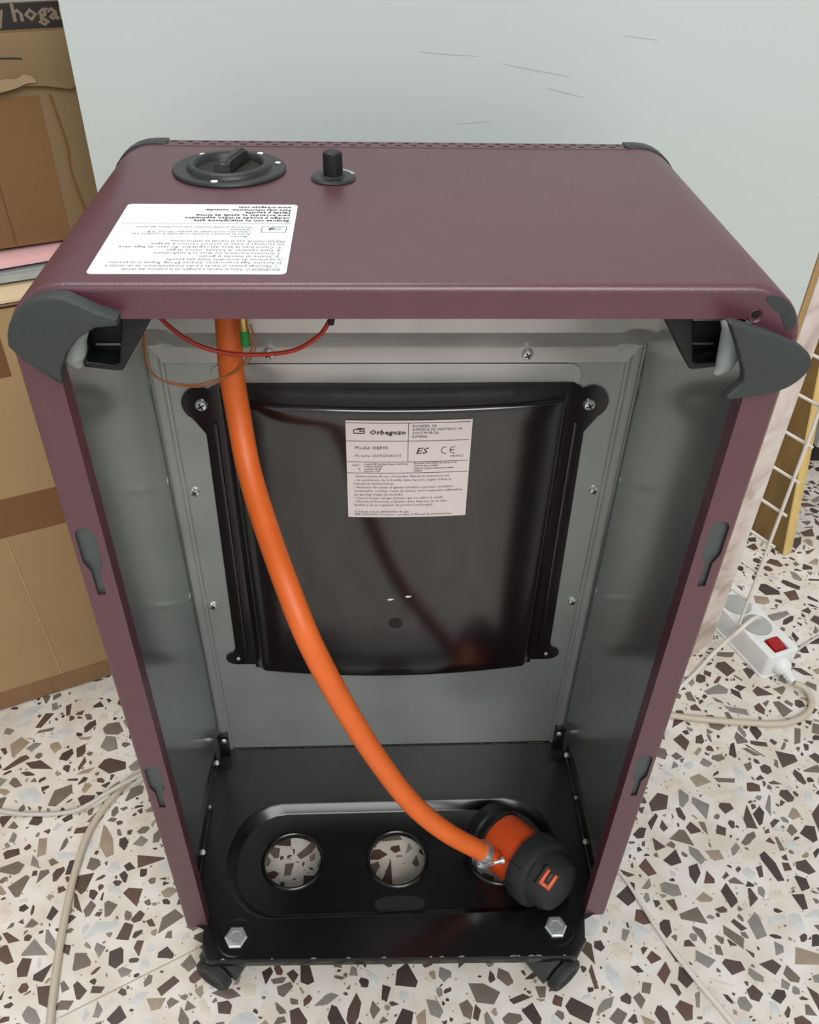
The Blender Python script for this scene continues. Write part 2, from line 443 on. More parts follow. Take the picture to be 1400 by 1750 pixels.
# white wire grid
wg = thing('wire_grid', 'white welded wire grid panel standing over the power strip', 'wire grid', (.487, .40, .05))
gd = Vector((math.cos(math.radians(120)), math.sin(math.radians(120)), 0))
for k, dx in enumerate((0, .06, .12, .18)):
    p = Vector((.487, .3985, 0))+gd*dx
    tube('upright_wire', [(p.x, p.y, .0465), (p.x, p.y, .62)], .0022, 'wire_white', wg, 8, 1, False)
for k in range(11):
    z = .087+.0515*k
    a = Vector((.487, .3985, z))-gd*.006+Vector((.0036, .002, 0)); b = a+gd*.20
    tube('cross_wire', [a, b], .0021, 'wire_white', wg, 8, 1, False)

# far cabinet at the right edge
cb = thing('far_cabinet', 'pale grey cabinet with dark plinth at far right edge', 'cabinet', (.95, .95, 0))
box('cabinet_body', (.785, .84, .035), (1.2, 1.2, .9), 'cabinet_grey', cb, .004)
box('plinth', (.79, .85, 0), (1.19, 1.19, .035), 'print_black', cb, .001)

# ------------------------------------------------------------------ cardboard boxes at the left
BA = Vector((-.504, .309, 0)); BD = Vector((.917, .398, 0)).normalized(); BN = Vector((-BD.y, BD.x, 0))
BM = Matrix((BD, BN, Vector((0, 0, 1)))).transposed().to_4x4(); BM.translation = BA     # local: u along face, v into box, z up
lb = thing('cardboard_box', 'lower cardboard box with brown tape band, beside heater', 'cardboard box', BM @ Vector((0, .15, 0)))
def bbox(name, lo, hi, mat, par, bev=.0015, Mx=BM): return box(name, lo, hi, mat, par, bev, mtx=Mx)
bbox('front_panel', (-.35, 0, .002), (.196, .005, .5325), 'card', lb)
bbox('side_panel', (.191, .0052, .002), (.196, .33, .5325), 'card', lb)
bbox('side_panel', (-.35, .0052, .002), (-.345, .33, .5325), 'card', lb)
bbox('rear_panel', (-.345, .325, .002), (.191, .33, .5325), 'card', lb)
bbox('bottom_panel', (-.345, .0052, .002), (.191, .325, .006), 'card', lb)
bbox('tape_band', (-.352, -.0006, .268), (.1975, -.0001, .319), 'tape', lb, 0)
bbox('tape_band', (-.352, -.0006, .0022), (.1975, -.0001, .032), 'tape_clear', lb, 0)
bbox('tape_patch', (-.2, -.0006, .462), (.132, -.0001, .517), 'tape', lb, 0)
tube('crease', [BM @ Vector((.084, -.0002, .034)), BM @ Vector((.080, -.0002, .15)), BM @ Vector((.076, -.0002,   .267))], .0009, 'crease_light', lb, 6)
# open top flaps, pale corrugated edges
for (u0, u1, z, dz, mat) in ((-.35, .198, .5360, .0028, 'card_edge'), (-.345, .19, .5328, .002, 'card_dark')):
    vs = []; nn = 14
    for i in range(nn+1):
        t = i/nn; u = u0+(u1-u0)*t; wv = .0012*math.sin(t*9)+(.008*(t-.6) if t > .6 else 0)
        for v, zz in ((-.004, 0), (.05, 0), (.05, dz), (-.004, dz)): vs.append(BM @ Vector((u, v, z+wv+zz)))
    fs = []
    for i in range(nn):
        for k in range(4): fs.append((i*4+k, i*4+(k+1) % 4, i*4+4+(k+1) % 4, i*4+4+k))
    fs += [(0, 1, 2, 3), tuple(nn*4+k for k in range(4))]
    mesh_obj('top_flap', vs, fs, mat, lb)

def soft_slab(name, lo, hi, mat, label, cat, amp, seed):
    rng = random.Random(seed); bm = bmesh.new(); add_box(bm, lo, hi)
    bmesh.ops.subdivide_edges(bm, edges=bm.edges[:], cuts=7, use_grid_fill=True)
    for v in bm.verts:
        v.co.z += amp*math.sin(v.co.x*37+seed)*math.cos(v.co.y*23+seed); v.co.y += amp*.8*math.sin(v.co.x*51+v.co.z*60)
    bmesh.ops.bevel(bm, geom=[e for e in bm.edges if e.is_manifold and e.calc_face_angle() > 1.0], offset=.003, segments=2, affect='EDGES')
    bm.transform(BM); o = bm_obj(name, bm, mat, None, 60); return tag(o, label, cat)
soft_slab('grey_foam_sheet', (-.33, .028, .5455), (.20, .31, .5545), 'grey_foam', 'grey foam layer under pink cloth on the lower box', 'foam', .0012, 2)
soft_slab('pink_cloth', (-.33, .034, .5580), (.215, .31, .5655), 'pink_cloth', 'folded pale pink cloth between the two cardboard boxes', 'cloth', .0012, 5)

ub = thing('cardboard_box', 'upper cardboard box with torn flap and dark lettered band', 'cardboard box', BM @ Vector((.1, .2, .595)))
OFF = .055
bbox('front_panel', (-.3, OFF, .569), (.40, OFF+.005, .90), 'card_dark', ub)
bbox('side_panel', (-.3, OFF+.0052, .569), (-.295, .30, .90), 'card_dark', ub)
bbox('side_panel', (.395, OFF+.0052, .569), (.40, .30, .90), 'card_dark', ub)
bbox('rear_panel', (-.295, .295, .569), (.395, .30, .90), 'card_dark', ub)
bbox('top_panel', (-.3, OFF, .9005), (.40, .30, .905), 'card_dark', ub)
# torn upper layer that overhangs
rng = random.Random(4)
low = [(-.3, .700)]
for i in range(26):
    u = -.27+.52*i/25
    low.append((u, .705+.006*math.sin(u*14)+rng.uniform(-.0015, .0015)+(.006 if u > .20 else 0)))
low += [(.27, .714), (.40, .716)]
PM = plane_mtx(BM @ Vector((0, OFF-.0045, 0)), BD, (0, 0, 1))
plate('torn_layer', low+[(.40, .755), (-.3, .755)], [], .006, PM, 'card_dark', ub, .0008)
plate('torn_edge', smooth_loop([(.155, .7085), (.175, .7095), (.192, .712), (.204, .7155), (.212, .716), (.210, .7205), (.203, .7225), (.196, .7195), (.186, .7200), (.170, .7165)]), [], .003,
      plane_mtx(BM @ Vector((.010, OFF-.0085, 0)), BD, (0, 0, 1)), 'torn_paper', ub)
bbox('printed_band', (-.3, OFF-.0012, .757), (.40, OFF-.0002, .776), 'print_black', ub, 0)
bbox('printed_band', (-.3, OFF-.0012, .777), (.40, OFF-.0002, .80), 'print_grey', ub, 0)
raw('lettering', text_mesh([('y', .2112, .7630, .019, .025, 0, .007), ('hogar', .2232, .7630, .019, .025, 0, .047)], plane_mtx(BM @ Vector((-.008, OFF-.0014, 0)), BD, (0, 0, 1))), 'card_text', ub)
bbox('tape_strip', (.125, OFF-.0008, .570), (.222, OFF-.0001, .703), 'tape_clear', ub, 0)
tube('crease', [BM @ Vector((.232, OFF-.0004, .703)), BM @ Vector((.237, OFF-.0004, .66)), BM @ Vector((.236, OFF-.0004, .63)), BM @ Vector((.245, OFF-.0004, .571))], .0013, 'tape', ub, 6)
tube('crease', [BM @ Vector((.16, OFF-.001, .70)), BM @ Vector((.168, OFF-.001, .65)), BM @ Vector((.17, OFF-.001, .572))], .0008, 'tape', ub, 6)
# small tear mark
tube('tear_mark', [BM @ Vector((.18, OFF-.008, .737)), BM @ Vector((.207, OFF-.008, .736)), BM @ Vector((.215, OFF-.008, .735))], .0006, 'print_black', ub, 6)

# ------------------------------------------------------------------ the gas heater
W2, D, ZT, ZB, RC = .21, .25, .72, .0463, .034
H = thing('gas_heater', 'burgundy portable gas heater seen from its open back', 'heater', (0, .11, 0))

def upath(w, zt, r, zb, n=10):
    pts = [(-w, zb)]
    for k in range(n+1):
        a = math.pi-math.pi/2*k/n; pts.append((-w+r+r*math.cos(a), zt-r+r*math.sin(a)))
    for k in range(n+1):
        a = math.pi/2-math.pi/2*k/n; pts.append((w-r+r*math.cos(a), zt-r+r*math.sin(a)))
    pts.append((w, zb)); return pts
def sheet(name, rings, mat, parent, smooth=35):
    n = len(rings[0]); v = [p for R_ in rings for p in R_]; f = []
    for i in range(len(rings)-1):
        for k in range(n-1): f.append((i*n+k, i*n+k+1, (i+1)*n+k+1, (i+1)*n+k))
    return mesh_obj(name, v, f, mat, parent, smooth)
def ring(w, zt, r, zb, y): return [(x, y, z) for x, z in upath(w, zt, r, zb)]
# wrap-around outer sheet with a small fold radius at the rear edge
fr = .004
rings = [ring(W2, ZT, RC, ZB, D)]
for k in range(6):
    a = math.pi/2*k/5
    e = fr*(1-math.cos(a)); rings.append(ring(W2-e, ZT-e, RC-e, ZB, fr-fr*math.sin(a)))
shell = sheet('outer_shell', rings, 'burgundy', H)
# rear flange with keyhole slots
def slot(s, z1, z0):
    cx = s*.1995; h = z1-z0; zs = z0+h*.40
    wd, nw = .0062, .0027
    out = []
    for k in range(9):
        a = math.pi*k/8; out.append((cx+wd*math.cos(a), z1-wd+wd*math.sin(a)))
    out += [(cx-wd, zs+.006), (cx-nw, zs-.002), (cx-nw, z0), (cx+nw, z0), (cx+nw, zs-.002), (cx+wd, zs+.006)]
    return out
slots = [slot(s, a, b) for s in (-1, 1) for a, b in ((.562, .505), (.315, .257))]
oute = upath(W2-fr, ZT-fr, RC-fr, ZB); inn = upath(W2-.0215, ZT-.0185, RC-.0185, ZB)
flange = plate('rear_flange', oute+inn[::-1], slots, .0012, REAR(.0006), 'burgundy', H)
for sl in slots:
    xs = [p[0] for p in sl]; zs = [p[1] for p in sl]
    box('slot_backing', (min(xs)-.002, .003, min(zs)-.003), (max(xs)+.002, .004, max(zs)+.003), 'slot_grey', flange)
# turned-in lip along the inner edge of the flange
sheet('flange_lip', [ring(W2-.0215, ZT-.0185, RC-.0185, ZB, .0012), ring(W2-.0215, ZT-.0185, RC-.0185, ZB, .012), ring(W2-.019, ZT-.016, RC-.016, ZB, .0125)], 'burgundy', H)
# galvanised inner skin of the shell
liner = sheet('inner_liner', [ring(W2-.003, ZT-.003, RC-.003, ZB, .0045), ring(W2-.003, ZT-.003, RC-.003, ZB, .140)] +
      [[(x*((W2-.003-.008*(1-math.cos(a)))/(W2-.003)), .140+.063*math.sin(a), z) for x, z in upath(W2-.003, ZT-.003, RC-.003, ZB)] for a in [math.pi/2*k/8 for k in range(1, 9)]], 'side_sheet', H, 60)
# front face of the cabinet
box('front_panel', (-.205, .2385, .06), (.205, .249, .70), 'black_plastic', H, .002)

# perforated strip along the top front edge
holes = []
for k in range(30):
    holes.append(circ(-.1625+k*.0112, .2465, .0026, 12, .0018)); holes.append(circ(-.1569+k*.0112, .2410, .0026, 12, .0018))
ps = plate('perforated_strip', [(-.168, .2365), (.169, .2365), (.169, .2495), (-.168, .2495)], holes, .0004, FLAT(ZT+.0001), 'burgundy', H)
plate('strip_backing', [(-.167, .237), (.168, .237), (.168, .249), (-.167, .249)], [], .0001, FLAT(ZT+.0001), 'print_black', ps)
# front corner trims
for s in (-1, 1):
    pts = [(s*(W2-RC-.009), ZT+.0012), (s*(W2-RC), ZT+.0012)]
    pts += [(s*(W2-RC+(RC+.0012)*math.sin(math.pi/2*k/8)), ZT-RC+(RC+.0012)*math.cos(math.pi/2*k/8)) for k in range(1, 9)]
    pts += [(s*(W2+.0012), ZT-.06), (s*(W2-.003), ZT-.06), (s*(W2-.003), ZT-RC)]
    pts += [(s*(W2-RC+(RC-.004)*math.sin(math.pi/2*(7-k)/8)), ZT-RC+(RC-.004)*math.cos(math.pi/2*(7-k)/8)) for k in range(0, 8)] + [(s*(W2-RC-.009), ZT-.004)]
    plate('front_corner_trim', pts, [], .013, REAR(.2465), 'knob_plastic', H, .0008)

# ---- rear corner caps (left one fixed, right one broken loose) and black handle cups
def cap(name, pts, y0, thick, parent, tilt=None):
    M = REAR(y0)
    if tilt: M = tilt @ M
    return plate(name, pts, [], thick, M, 'grey_plastic', parent, .0016)
arc1 = [(-.1770+.0288*math.cos(a)*1.0, .6905+.0288*math.sin(a)) for a in [math.radians(80+12*k) for k in range(9)]]
capL = arc1 + [(-.2030, .6880), (-.1985, .6830), (-.1915, .6765), (-.1848, .6705), (-.1835, .6705), (-.1825, .679), (-.1775, .688), (-.170, .6965), (-.160, .7025), (-.1490, .7035), (-.1485, .7075), (-.158, .7115)]
left_cap = cap('corner_cap', capL, -.008, .010, H)
capR = [(.161, .7065), (.166, .7065), (.184, .7005), (.196, .6955), (.2065, .6905), (.2130, .6845), (.2150, .6785), (.2120, .672), (.206, .6665), (.197, .663), (.188, .6615), (.173, .6605), (.1715, .663), (.1765, .669), (.178, .672), (.177, .677), (.1745, .682), (.1695, .692), (.163, .7035)]
tR = Matrix.Translation((.19, -.008, .685)) @ Matrix.Rotation(math.radians(5), 4, 'Z') @ Matrix.Translation((-.19, .008, -.685))
right_cap = cap('corner_cap', smooth_loop(capR, 4), -.010, .007, H, tR)
# curved inner rims of the caps, coloured pale for the light they catch
tube('cap_rim', [(-.1815, .011, .6675), (-.1830, .011, .674), (-.1800, .011, .684), (-.173, .011, .691)], lambda t: .0012+.0056*math.sin(math.pi*min(max(t*.9+.05, 0), 1)), 'cap_lining_lit', left_cap, 10)
tube('cap_rim', [(.1665, .004, .700), (.1715, .003, .694), (.1745, .004, .684), (.1735, .003, .673), (.170, .003, .667)], lambda t: .0012+.0050*math.sin(math.pi*min(max(t*.9+.05, 0), 1)), 'cap_lining_lit', right_cap, 10)
# bare metal patch and screw dent where the right cap came off
plate('bare_patch', smooth_loop([(.1845, .7135), (.190, .7145), (.196, .712), (.2015, .7065), (.2045, .700), (.2035, .696), (.2005, .6955), (.1975, .700), (.1945, .7045), (.1895, .708)]), [], .0004, REAR(-.0002), 'grey_plastic', flange)
lathe('screw_dent', [(.0005, .0002), (.0028, .0004), (.0036, .0012), (.0042, .0002)], 'burgundy', flange, (.1815, 0, .7035), (0, -1, 0), 14)
lathe('screw_hole', [(.0, .0), (.0022, .0), (.0022, .0006), (0, .0006)], 'black_plastic', flange, (.1815, -.0002, .7045), (0, -1, 0), 12)
for s in (-1, 1):
    # handle cup: a trapezoid black moulding hanging inside the corner, open to the rear
    o = [(s*.133, .716), (s*.139, .694), (s*.1595, .6635), (s*.1615, .663), (s*.1800, .6655), (s*.1845, .69), (s*.1845, .716)]
    i = [(s*.153, .712), (s*.1555, .690), (s*.1605, .6685), (s*.1635, .667), (s*.1775, .669), (s*.181, .69), (s*.181, .712)]
    cup = plate('handle_cup', o, [i], .016, REAR(.022), 'black_plastic', H, .0012)
    plate('cup_bottom', [(x*1.0, z) for x, z in o], [], .002, REAR(.031), 'black_plastic', cup)
    for zz in (.687, .672):
        box('cup_slot', (s*.168-.008, .0285, zz-.0006), (s*.168+.008, .0292, zz+.0006), 'chrome', cup)

# ---- inner back wall
BY = .2075
bp = plate('back_panel', [(-.192, .0505), (.192, .0505), (.192, .60), (-.192, .60)], [circ(-.036, .092, .002, 10)], .001, REAR(BY+.0005), 'galvanised', H)
for s in (-1, 1):
    # folded seam where the panel meets the side sheets
    sheet('seam_fold', [[(s*x, y, z) for z in (.0505, .598)] for x, y in ((.1875, .2072), (.1885, .2062), (.1905, .2060), (.1912, .2068), (.1918, .2070), (.1924, .2058), (.1995, .2052))], 'galvanised', bp, 20)
# upper burner bracket, folded strip with chamfered ends
prof = [(.2062, .5615, .186), (.2052, .5625, .1875), (.2048, .5755, .196), (.2035, .5785, .199), (.193, .594, .208), (.1905, .5965, .208), (.1900, .600, .208), (.1895, .612, .207), (.1885, .640, .206)]
rows = []
for y, z, hw in prof:
    r_ = []
    for k in range(61):
        x = -hw+2*hw*k/60; dy = 0
        for ex in (-.186, .186):
            dd = abs(x-ex-(z-.585)*.25*(1 if ex > 0 else -1))
            if dd < .012 and .577 < z < .60: dy += .0035*(1-dd/.012)
        r_.append((x, y+dy, z))
    rows.append(r_)
ubk = sheet('upper_bracket', rows, 'galvanised_bright', H, 25)
# shallow pressed field above the heat shield
pf = plate('pressed_field', rrect(-.152, .535, .152, .5605, .010), [], .0012, REAR(BY-.0005), 'galvanised_bright', bp, .0005)
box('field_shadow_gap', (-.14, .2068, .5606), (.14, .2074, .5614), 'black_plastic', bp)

def screw(name, loc, d, r, parent, mat='chrome', slotted=True):
    h = lathe(name, [(r, 0), (r, r*.25), (r*.8, r*.55), (r*.35, r*.7), (0, r*.72)], mat, parent, loc, d, 14, 30)
    return h
def cross(loc, d, r, parent):
    bm = bmesh.new(); M = axis_mtx(loc, d)
    add_box(bm, (-r*.6, -r*.12, r*.5), (r*.6, r*.12, r*.76), M @ Matrix.Rotation(.5, 4, 'Z'))
    add_box(bm, (-r*.12, -r*.6, r*.5), (r*.12, r*.6, r*.76), M @ Matrix.Rotation(.5, 4, 'Z'))
    return bm_obj('cross_recess', bm, 'black_plastic', parent)
for x, y, z in ((-.103, .2046, .571), (.105, .2046, .570), (-.181, BY, .431), (-.182, BY, .287), (.182, BY, .429), (.182, BY, .286)):
    sc = screw('screw', (x, y, z), (0, -1, 0), .0046, H); cross((x, y, z), (0, -1, 0), .0046, sc)

# ---- black heat shield: flange with ears plus a bulged box
def face_y(x): return .188-.011*max(0, 1-(x/.14)**2)
out = []
def half(s):
    P = []
    for k in range(13):                       # top ear
        a = math.radians(118-k*14.5); P.append((.163+.0165*math.cos(a), .5235+.0165*math.sin(a)))
    P += [(.1655, .499), (.1625, .494), (.1665, .235)]
    P += [(.1665, .2255)]
    for k in range(9):                        # bottom ear
        a = math.radians(75-k*20.6); P.append((.1665+.0115*math.cos(a), .2095+.0095*math.sin(a)))
    P += [(.148, .2), (.1475, .195)]
    return [(s*x, z) for x, z in P]
fl_out = [(0.0, .5435), (.147, .5435)] + half(1) + half(-1)[::-1] + [(-.147, .5435)]
hs = plate('heat_shield', fl_out, [], .0012, REAR(BY-.0012), 'shield_enamel', H)
NX, NZ = 30, 20
xs = [-.137+.274*i/NX for i in range(NX+1)]; zs = [.2095-.0005+(.5345-.209)*j/NZ for j in range(NZ+1)]
v = []; f = []
idx = lambda i, j: j*(NX+1)+i
for j in range(NZ+1):
    for i in range(NX+1):
        z = zs[j]; v.append((xs[i], face_y(xs[i]), z))
for j in range(NZ):
    for i in range(NX): f.append((idx(i, j), idx(i+1, j), idx(i+1, j+1), idx(i, j+1)))
per = [idx(i, 0) for i in range(NX)] + [idx(NX, j) for j in range(NZ)] + [idx(i, NZ) for i in range(NX, 0, -1)] + [idx(0, j) for j in range(NZ, 0, -1)]
b0 = len(v)
for q in per:
    x, y, z = v[q]; X = x*(.1465/.137)
    Z = .5435 if z > .5344 else (.198 if z < .2092 else .198+(z-.209)*(.5435-.198)/(.5345-.209))
    v.append((X, BY-.0016, Z))
n = len(per)
for k in range(n): f.append((per[k], per[(k+1) % n], b0+(k+1) % n, b0+k))
sb = mesh_obj('shield_pan', v, f, 'shield_enamel', hs, None)
sb.data.polygons.foreach_set('use_smooth', [True]*len(sb.data.polygons))
bmo = sb.modifiers.new('round', 'BEVEL'); bmo.width = .004; bmo.segments = 3; bmo.limit_method = 'ANGLE'; bmo.angle_limit = math.radians(35)
# pressed ribs down both sides
for s in (-1, 1):
    tube('side_rib', [(s*.1535, BY-.0022, .505), (s*.1545, BY-.0022, .36), (s*.156, BY-.0022, .225)], .0018, 'shield_enamel', hs, 8)
for x, z, r in ((-.163, .523, .0052), (.163, .522, .0052)):
    sc = screw('screw', (x, BY-.0018, z), (0, -1, 0), r, hs); cross((x, BY-.0018, z), (0, -1, 0), r, sc)
for x, z in ((-.165, .209), (.164, .2085)):
    screw('rivet', (x, BY-.0018, z), (0, -1, 0), .0022, hs, 'zinc')
lathe('shield_hole', [(0, 0), (.0068, 0), (.0068, .0003), (0, .0003)], 'rubber' if False else 'print_black', hs, (0, face_y(0)-.0001, .2893), (0, -1, 0), 20)
for x, z, l in ((-.005, .322, .0065), (.012, .3255, .006)):
    plate('paint_chip', smooth_loop([(x-l/2, z), (x-l*.1, z+.0014), (x+l/2, z+.0006), (x+l*.2, z-.0006), (x-l*.2, z-.001)]), [], .0002, REAR(face_y(x)-.0003), 'white_paint', hs)

# rating label, follows the bulge
LX0, LX1, LZ0, LZ1 = -.0430, .0608, .4245, .5255
v, f = [], []
for i in range(13):
    x = LX0+(LX1-LX0)*i/12
    for z in (LZ0, LZ1): v.append((x, face_y(x)-.0007, z))
for i in range(12): f.append((2*i, 2*i+2, 2*i+3, 2*i+1))
rl = mesh_obj('rating_label', v, f, 'label_paper', hs, 60); rl['label'] = 'cream rating label with printed instructions'
bend = lambda c: Vector((c.x, face_y(c.x)-.0010, c.z))
LM = REAR(0)
lw = LX1-LX0; lh = LZ1-LZ0
def LXY(u, v_): return LX0+u*lw, LZ0+v_*lh
lines = []
def ln(t, u, v_, h, wu, bold=0, sh=0):
    x, y = LXY(u, v_); lines.append((t, x, y, h*lh, bold, sh, wu*lw))
ln('Orbegozo', .185, .868, .062, .29, .03, .12)
ln('BONIFER, SA', .525, .935, .036, .19); ln('AVENIDA DE SANTIAGO, 86', .525, .902, .036, .40); ln('30007 MURCIA', .525, .868, .036, .21); ln('ESPAÑA', .525, .833, .036, .12)
ln('Model: HBF95', .07, .72, .046, .26); ln('N. serie: 2209220241515', .07, .645, .036, .37)
ln('ES', .555, .675, .085, .10, .01, .25); ln('0464-22', .835, .635, .03, .11)
ln('GAS', .04, .55, .03, .06); ln('N.', .09, .515, .03, .02); ln('2', .10, .495, .022, .01)
ln('Categoria I3B/P para Butano/Propano 28-30/37 mbar', .14, .565, .026, .36, .01); ln('Potencia: 4,2kW', .14, .54, .026, .15, .01); ln('Consumo: 305 g/h', .14, .515, .026, .14, .01); ln('Inyector: 0.65', .14, .492, .026, .13, .01)
ln('Este aparato debe instalarse de acuerdo con las', .545, .572, .026, .35, .01); ln('normas en vigor y ventilado', .545, .547, .026, .20, .01); ln('Utilizar sólo en lugares suficientemente ventilados', .545, .52, .026, .33, .01); ln('ventilado.', .545, .495, .026, .07, .01)
y0 = .435
for t, wu in (('- Instrucciones de uso: (Consultar Manual de Instrucciones)', .78), ('- La sustitución de la botella debe hacerse según indica el', .80), ('manual de instrucciones.', .33), ('- Atención! No situar el aparato próximo a paredes, mobiliario,', .83), ('enseseados, cortinas, ropas de cama y otros materiales inflamables', .90), ('ya que hay riesgo de incendio.', .41), ('- Cierre el paso del gas siempre que no utilice la estufa', .74), ('- Para hacer funcionar el aparato debe disponer de un tubo', .78), ('flexible y de un regulador de presión homologado', .66)):
    ln(t, .055, y0, .034, wu); y0 -= .0385
ln('Contacte con su distribuidor de gas.', .055, .055, .034, .46); ln('IMPORTANTE: Por favor, consulte el Manual de instrucciones', .055, .022, .034, .82)
tb = text_mesh(lines, LM, bend)
def bar(bm, u0, v0, u1, v1):
    (x0, z0), (x1, z1) = LXY(u0, v0), LXY(u1, v1); n = 10
    for i in range(n):
        xa, xb = x0+(x1-x0)*i/n, x0+(x1-x0)*(i+1)/n
        bm.faces.new([bm.verts.new((x, face_y(x)-.0010, z)) for x, z in ((xa, z0), (xb, z0), (xb, z1), (xa, z1))])
for vv in (.975, .80, .592, .478): bar(tb, 0.0, vv, .985, vv+.005)
bar(tb, .493, .597, .497, .975)
# house-shaped emblem and the CE mark
for a, b, c_, d in ((.06, .875, .145, .883), (.06, .875, .066, .917), (.06, .910, .09, .918), (.09, .910, .13, .928), (.12, .918, .15, .928), (.143, .875, .15, .925), (.105, .893, .145, .902)): bar(tb, a, b, c_, d)
for cx in (.765, .835):
    for k in range(14):
        a0, a1 = math.radians(70+k*15.7), math.radians(70+(k+1)*15.7)
        q = []
        for a, r in ((a0, .034), (a1, .034), (a1, .028), (a0, .028)):
            x, z = LXY(cx+.03, .705); x += r*lw*math.cos(a); z += r*lw*math.sin(a); q.append(tb.verts.new((x, face_y(x)-.0010, z)))
        tb.faces.new(q)
bar(tb, .838, .702, .868, .709)
raw('label_print', tb, 'ink', rl)

# ---- top: instruction sticker
SX0, SX1, SY0, SY1 = -.1675, -.0655, .0125, .1155
st = plate('instruction_sticker', rrect(SX0, SY0, SX1, SY1, .003), [], .0003, FLAT(ZT+.0003), 'sticker', H); st['label'] = 'white instruction sticker'
# print is read from the heater's front, so it is turned half round
SM = plane_mtx((SX1, SY1, ZT+.0006), (-1, 0, 0), (0, -1, 0))     # local x right-to-left, y towards the rear
sw, sh_ = SX1-SX0, SY1-SY0

def sline(L, t, u, v_, h, wu, bold=0): L.append((t, u*sw, v_*sh_, h*sh_, bold, 0, wu*sw))
L2, L3 = [], []
v0 = .255
for t, wu in (('Escanea con tu smartphone este', .54), ('código y accede al vídeo explicativo', .60), ('para encender tu estufa de forma', .54), ('rápida y sencilla', .26), ('Para más información, consulta:', .50), ('www.orbegozo.com', .31)):
    sline(L2, t, .035, v0, .046, wu, .02); v0 -= .043
v0 = .495
for t, wu in (('· Aviso', .12), ('· Antes de encender la estufa compruebe la conexión. Lea', .66), ('· Utilice sólo con botellas de tamaño UD-110, I3 B', .58), ('· Ventile', .13), ('· No mueva la estufa mientras esté encendida y siga atento', .66)):
    sline(L3, t, .22, v0, .034, wu); v0 -= .034
v0 = .935
for t, wu in (('ENCENDIDO: Pulse el mando y póngalo en la posición del círculo', .80), ('1. Mantenga pulsado el mando y pulse el piezoeléctrico, dé un círculo a', .87), ('la derecha. Siga presionando durante 20 seg. Repita si es preciso', .88), ('la operación de encendido hasta que prenda.', .60), ('2. Suelte el mando y gírelo', .42), ('3. Seleccione la potencia que desee en la estufa caliente', .66), ('4. Para cambiar la botella cierre el gas', .60), ('5. Cierre bien la llave del regulador. En caso de fuga, abra', .86), ('las ventanas y avise al servicio técnico y apague.', .72), ('PRECAUCIÓN: Lea el manual de instrucciones.', .62)):
    sline(L3, t, .035 if t[1:2] != '.' else .05, v0, .038, wu); v0 -= .0415
raw('sticker_print', text_mesh(L2, SM), 'ink', st)
tb = text_mesh(L3, SM)
def sbar(u0, v0, u1, v1): tb.faces.new([tb.verts.new(SM @ Vector((u*sw, v_*sh_, 0))) for u, v_ in ((u0, v0), (u1, v0), (u1, v1), (u0, v1))])
for q in ((.04, .355, .18, .359), (.04, .44, .18, .444), (.04, .355, .044, .44), (.176, .355, .18, .44), (.07, .37, .12, .374), (.07, .40, .12, .404), (.125, .375, .14, .41), (.11, .375, .13, .395), (.02, .31, .97, .313)): sbar(*q)
raw('sticker_print', tb, 'ink_grey', st)

# ---- top: control knob in its dished bezel
KX, KY = -.1150, .1825
kb = lathe('knob_bezel', [(.0372, .0), (.0376, .0012), (.0368, .0024), (.0345, .0028), (.0300, .0020), (.0282, .0022), (.0274, .0042), (.0258, .0054), (.0236, .0054), (.0222, .0042), (.0214, .0012), (.0212, .0008), (0, .0008)], 'knob_plastic', H, (KX, KY, ZT), (0, 0, 1), 48, 40)
lathe('dial_well', [(.0213, .0010), (.0213, .0012), (0, .0012)], 'print_black', kb, (KX, KY, ZT), (0, 0, 1), 32)
bm = bmesh.new()
add_box(bm, (-.0045, -.020, .0012), (.0045, .020, .0105))
for vtx in bm.verts:
    if vtx.co.z > .007: vtx.co.x *= .8; vtx.co.y *= .88
bmesh.ops.subdivide_edges(bm, edges=[e for e in bm.edges if abs((e.verts[0].co-e.verts[1].co).normalized().y) > .8], cuts=6)
for vtx in bm.verts:
    t = abs(vtx.co.y)/.02; vtx.co.x *= 1+.75*t**3-.15
bmesh.ops.bevel(bm, geom=[e for e in bm.edges if e.calc_face_angle(0) > .7], offset=.0016, segments=3, affect='EDGES')
bm.transform(Matrix.Translation((KX+.002, KY-.001, ZT)) @ Matrix.Rotation(math.radians(-14), 4, 'Z'))
bm_obj('knob_grip', bm, 'knob_plastic', kb, 50)
for a, r, l in ((-100, .0325, .0032), (160-30, .0335, .0026), (58, .0335, .003), (14, .0325, .0026)):
    x, y = KX+r*math.cos(math.radians(a)), KY+r*math.sin(math.radians(a))
    plate('dial_mark', circ(x, y, l*.75, 12, l*.7), [], .0004, FLAT(ZT+.0028), 'white_paint', kb)
# igniter button
ib = lathe('igniter_base', [(.0146, 0), (.0148, .0008), (.0135, .0020), (.0085, .0024), (.0075, .0034), (0, .0034)], 'knob_plastic', H, (-.0455, .1665, ZT), (0, 0, 1), 32, 30)
lathe('igniter_button', [(.0064, .003), (.0064, .0160), (.0060, .0172), (.0050, .0178), (0, .0178)], 'black_plastic', ib, (-.0455, .1650, ZT), (0, 0, 1), 28, 30)
plate('chrome_glint', [(-.0455+.0146*math.cos(math.radians(a)), .1665+.0146*math.sin(math.radians(a))) for a in range(15, 66, 10)]+[(-.0455+.0122*math.cos(math.radians(a)), .1665+.0122*math.sin(math.radians(a))) for a in range(65, 14, -10)], [], .0003, FLAT(ZT+.0022), 'zinc', ib)

